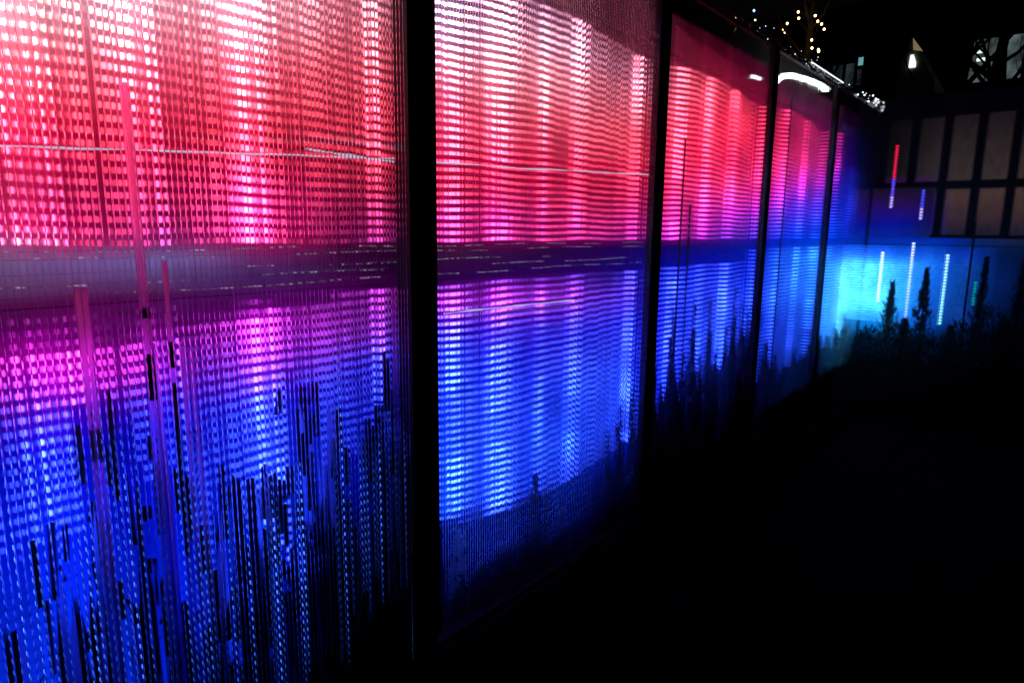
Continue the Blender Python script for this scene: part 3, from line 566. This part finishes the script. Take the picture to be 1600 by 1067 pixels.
for (x, y, h, r), l in zip([(.2, 8.85, .46, .24), (.5, 8.8, .56, .28), (.85, 8.75, .5, .28), (1.15, 8.7, .66, .3), (1.42, 8.6, .82, .32), (1.7, 8.5, .95, .36), (2.05, 8.4, .8, .36)], HL):
    t = thing('round_shrub', l, 'shrub', (x, y, GZ), 'round shrubs before the lattice wall')
    b = MB()
    for k in range(1500):
        v = Vector((rnd.gauss(0, 1), rnd.gauss(0, 1), abs(rnd.gauss(0, 1)))).normalized()*(rnd.random()**.35)
        blade(b, x+v.x*r, y+v.y*r, GZ+.05+v.z*(h-GZ-.08), rnd.uniform(.04, .09), .028, .6, 2)
    b.obj('foliage', LEAFD, t)
cane(8.9, 1.68, .012, 'thin dark pole before the lattice wall, left of the dark conifer', LEAFD, x=1.13)
bpy.context.view_layer.update()

# ------------------------------------------------------------------ crumpled film on the top edge
t = thing('plastic_film', 'crumpled clear plastic film folded over the top edge of the ribbed wall', 'plastic film', (0, 5, TOPZ))
b = MB(); n = 420; ya, yb = .3, 9.35
def fp(k, j):
    y = ya+(yb-ya)*k/n; u = j/5
    c = noise.noise(Vector((y*6, u*2, 1)))*.022+noise.noise(Vector((y*23, u*5, 4)))*.014
    return (.004+.012*(1-u)+c*.7-.09*max(0, u-.6), y, TOPZ-.055+u*.085+c*.8)
for k in range(n):
    for j in range(5): b.quad(fp(k, j), fp(k+1, j), fp(k+1, j+1), fp(k, j+1))
b.obj('film', FILM, t)

# ------------------------------------------------------------------ beyond the wall: trees, fairy lights, buildings
def tree(x, y, h, r, label, seed, lean=0):
    q = random.Random(seed); t = thing('bare_tree', label, 'tree', (x, y, GZ), 'bare trees beyond the wall')
    b = MB(); b.tube([(x, y, GZ), (x+lean*.5, y, GZ+h*.4), (x+lean*1.3, y, GZ+h*.75), (x+lean*1.6, y, GZ+h)], [r, r*.8, r*.45, r*.12], 9); b.obj('trunk', BARK, t)
    b = MB()
    for k in range(22):
        f = q.uniform(.35, .95); z = GZ+h*f; xx = x+lean*1.5*f
        a = q.random()*2*math.pi; L = (1.1-f)*h*.5; p = Vector((xx, y, z)); pts = [tuple(p)]; d = Vector((math.cos(a), math.sin(a), q.uniform(.4, 1))).normalized()
        for s in range(4):
            d = (d+Vector((q.gauss(0, .2), q.gauss(0, .2), .05))).normalized(); p = p+d*L/4; pts.append(tuple(p))
            e = p.copy(); dd = (d+Vector((q.gauss(0, .6), q.gauss(0, .6), q.gauss(.2, .3)))).normalized(); tw = [tuple(e)]
            for _ in range(3): e = e+dd*L*.12; dd = (dd+Vector((q.gauss(0, .3), q.gauss(0, .3), .05))).normalized(); tw.append(tuple(e))
            b.tube(tw, [r*.06, r*.05, r*.04, r*.02], 4)
        b.tube(pts, [r*.3, r*.22, r*.16, r*.1, r*.04], 5)
    b.obj('branches', BARK, t)
tree(-4.9, 20.5, 10, .12, 'bare tree before the dim grey windows beyond the corner', 3, .3)
tree(-.95, 20.5, 11, .17, 'thick leaning bare trunk left before the large lit window', 5, .35)
tree(-.45, 20.9, 11, .2, 'thick bare trunk crossing the middle of the large lit window', 6, .5)
tree(.35, 21, 11, .13, 'slim bare tree at the right edge before the large lit window', 8, -.3)
tree(-3.1, 15.4, 9, .12, 'bare tree hung with warm fairy lights above the wall', 12, .2)
WARM = emit('warm_bulb', (1.0, .62, .22), 14); COLD = emit('blue_bulb', (.2, .5, 1.0), 6)
t = thing('fairy_lights', 'string of warm yellow fairy lights in the tree above the wall', 'fairy lights', (-3, 15, 5.8))
LS = [(-3.92, 6.13), (-3.29, 5.83), (-3.25, 5.76), (-3.22, 5.93), (-3.01, 6.12), (-2.99, 5.99), (-2.66, 5.98), (-2.6, 5.86), (-2.52, 5.79), (-2.46, 5.68), (-2.69, 5.51), (-2.67, 5.35), (-2.54, 5.3), (-2.53, 5.26)]
def ball(b, x, y, z, r):
    b.tube([(x, y, z-r), (x, y, z-r*.6), (x, y, z), (x, y, z+r*.6), (x, y, z+r)], [r*.3, r*.8, r, r*.8, r*.3], 8)
for k, (x, z) in enumerate(LS):
    b = MB(); ball(b, x, 15, z, .022 if k else .014); b.obj('bulb', WARM, t, True)
b = MB()
for (xa, za), (xb, zb) in zip(LS, LS[1:]): b.tube([(xa, 15, za+.03), ((xa+xb)/2, 15.02, (za+zb)/2-.03), (xb, 15, zb+.03)], .004, 4)
b.obj('wire', CABLE, t)
t = thing('blue_lamp', 'tiny lone blue lamp left of the fairy lights', 'lamp', (-3.96, 15, 6.33))
b = MB(); ball(b, -3.96, 15, 6.33, .024); b.obj('bulb', COLD, t, True)
b = MB(); b.tube([(-3.96, 15, 6.36), (-3.96, 15.05, 6.7)], .004, 5); b.obj('wire', CABLE, t)

def window(par, x0, x1, z0, z1, y, m, mull=2):
    b = MB(); b.box(x0-.04, x1+.04, y-.03, y-.001, z0-.05, z0); b.box(x0-.04, x1+.04, y-.03, y-.001, z1, z1+.05)
    b.box(x0-.05, x0, y-.031, y-.002, z0, z1); b.box(x1, x1+.05, y-.031, y-.002, z0, z1)
    for k in range(1, mull): xx = x0+(x1-x0)*k/mull; b.box(xx-.015, xx+.015, y-.025, y-.012, z0, z1)
    w_ = b.obj('window', DARKMETAL, par)
    b = MB(); b.quad((x0, y-.008, z0), (x1, y-.008, z0), (x1, y-.008, z1), (x0, y-.008, z1)); b.obj('pane', m, w_)
def lit(name, c, s):
    m, nt, out = mat(name); tc = nt.nodes.new('ShaderNodeTexCoord'); n = nt.nodes.new('ShaderNodeTexNoise'); n.inputs['Scale'].default_value = 2.2; n.inputs['Detail'].default_value = 3
    nt.links.new(tc.outputs['Object'], n.inputs['Vector']); e = nt.nodes.new('ShaderNodeEmission'); e.inputs['Color'].default_value = (*c, 1)
    r = nt.nodes.new('ShaderNodeMapRange'); r.inputs['From Min'].default_value = .4; r.inputs['From Max'].default_value = .7; r.inputs['To Min'].default_value = s*.35; r.inputs['To Max'].default_value = s*1.8
    nt.links.new(n.outputs['Fac'], r.inputs['Value']); nt.links.new(r.outputs[0], e.inputs['Strength']); nt.links.new(e.outputs[0], out.inputs[0]); return m
GREYW = lit('grey_lit_room', (.45, .62, .62), .12); DIMW = lit('dim_lit_room', (.4, .6, .7), .035); BRW = emit('bright_room', (.75, 1, .9), 1.4); TEAL = emit('teal_room', (.25, .65, .75), .5)
bl = thing('office_building', 'dark building beyond the wall with a wide grey lit window behind bare trunks', 'building', (1, 24, GZ))
b = MB(); b.box(-2.9, 6, 24, 30, GZ, 9.2); b.obj('facade', WALLB, bl)
b = MB(); b.box(-3.0, 6.1, 23.9, 30.1, 9.201, 9.4); b.obj('roof', DARKMETAL, bl)
window(bl, -1.0, .25, 5.92, 7.1, 24, GREYW, 3); window(bl, .45, 2.4, 5.9, 7.1, 24, GREYW, 4)
for x, z, ww, hh_ in ((-.74, 6.72, .2, .1), (-.72, 6.5, .2, .08), (-.55, 6.3, .1, .1)):
    b = MB(); b.box(x-ww/2, x+ww/2, 23.93, 23.96, z, z+hh_); b.obj('ceiling_light', BRW, bl)
b2_ = thing('side_building', 'dark building with dim grey windows and one small teal one, above the corner', 'building', (-5, 24.5, GZ))
b = MB(); b.box(-7, -3.2, 24, 30, GZ, 8.6); b.obj('facade', WALLB, b2_)
b = MB(); b.box(-7.1, -3.1, 23.9, 30.1, 8.601, 8.75); b.obj('roof', DARKMETAL, b2_)
window(b2_, -4.75, -4.45, 6.2, 6.95, 24, DIMW, 1); window(b2_, -4.35, -4.1, 6.2, 6.95, 24, DIMW, 1); window(b2_, -4.0, -3.85, 6.85, 7.1, 24, TEAL, 1); window(b2_, -4.0, -3.87, 6.25, 6.75, 24, DIMW, 1)
ga = thing('gabled_shed', 'dim gabled outbuilding with a small white lit attic opening', 'shed', (-2.2, 22, GZ))
b = MB(); z0, z1, zp = GZ, 5.7, 7.0; X0, X1 = -2.5, -1.5
STONE = pbr('dim_stucco', (.28, .26, .22), .9, 0, 5, .3)
b.v = [(X0,22,z0),(X1,22,z0),(X1,22,z1),(-2.2,22,zp),(X0,22,z1),(X0,24,z0),(X1,24,z0),(X1,24,z1),(-2.2,24,zp),(X0,24,z1)]
for q in ((0,1,2,3,4),(9,8,7,6,5),(0,5,6,1),(0,4,9,5),(1,6,7,2),(2,7,8,3),(3,8,9,4)): b.f.append(q); b.c.append(None)
b.obj('wall', STONE, ga)
b = MB(); b.v = [(-2.18,21.97,6.15),(-2.0,21.97,6.15),(-2.0,21.97,6.28),(-2.08,21.97,6.5),(-2.16,21.97,6.5)]; b.f = [(0,1,2,3,4)]; b.c = [None]; b.obj('attic_opening', BRW, ga)
b = MB(); b.v = [(-2.14,21.96,6.95),(-1.86,21.96,6.55),(-2.1,21.96,6.62)]; b.f = [(0,1,2)]; b.c = [None]; b.obj('gable_light', emit('warm_dim', (.5, .4, .2), .35), ga)

strip_lamp('hairline white reflection, added as a glowing line, along the top edge above the fourth bay', [(.022, 6.35, 3.046), (.022, 6.9, 3.046), (.022, 7.42, 3.046)], .006, emit('edge_reflection', (.9, .95, 1), 1.3))  # reflection on the top edge added as an emissive line, no lamp
t = thing('film_glints', 'scatter of tiny white glints, added as glowing specks, on the crumpled film by the wall corner', 'fairy lights', (.03, 8.4, 3.06))  # film glints added as emissive specks, no bulbs there
GLINT = emit('glint_white', (.85, .92, 1), 2.2)
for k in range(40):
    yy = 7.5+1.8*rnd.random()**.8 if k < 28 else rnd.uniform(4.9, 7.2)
    b = MB(); r0 = rnd.uniform(.003, .011)*(1 if k < 28 else .45); ball(b, .025+rnd.uniform(-.02, .03), yy, 3.05+rnd.uniform(-.035, .05), r0); b.obj('bulb', GLINT, t, True)  # emissive speck for one film glint, not a bulb
b = MB(); b.tube([(.03, 4.9, 3.05), (.035, 6.5, 3.06), (.03, 8, 3.055), (.03, 9.3, 3.06)], .002, 4); b.obj('wire', CABLE, t)  # added along with the film glints
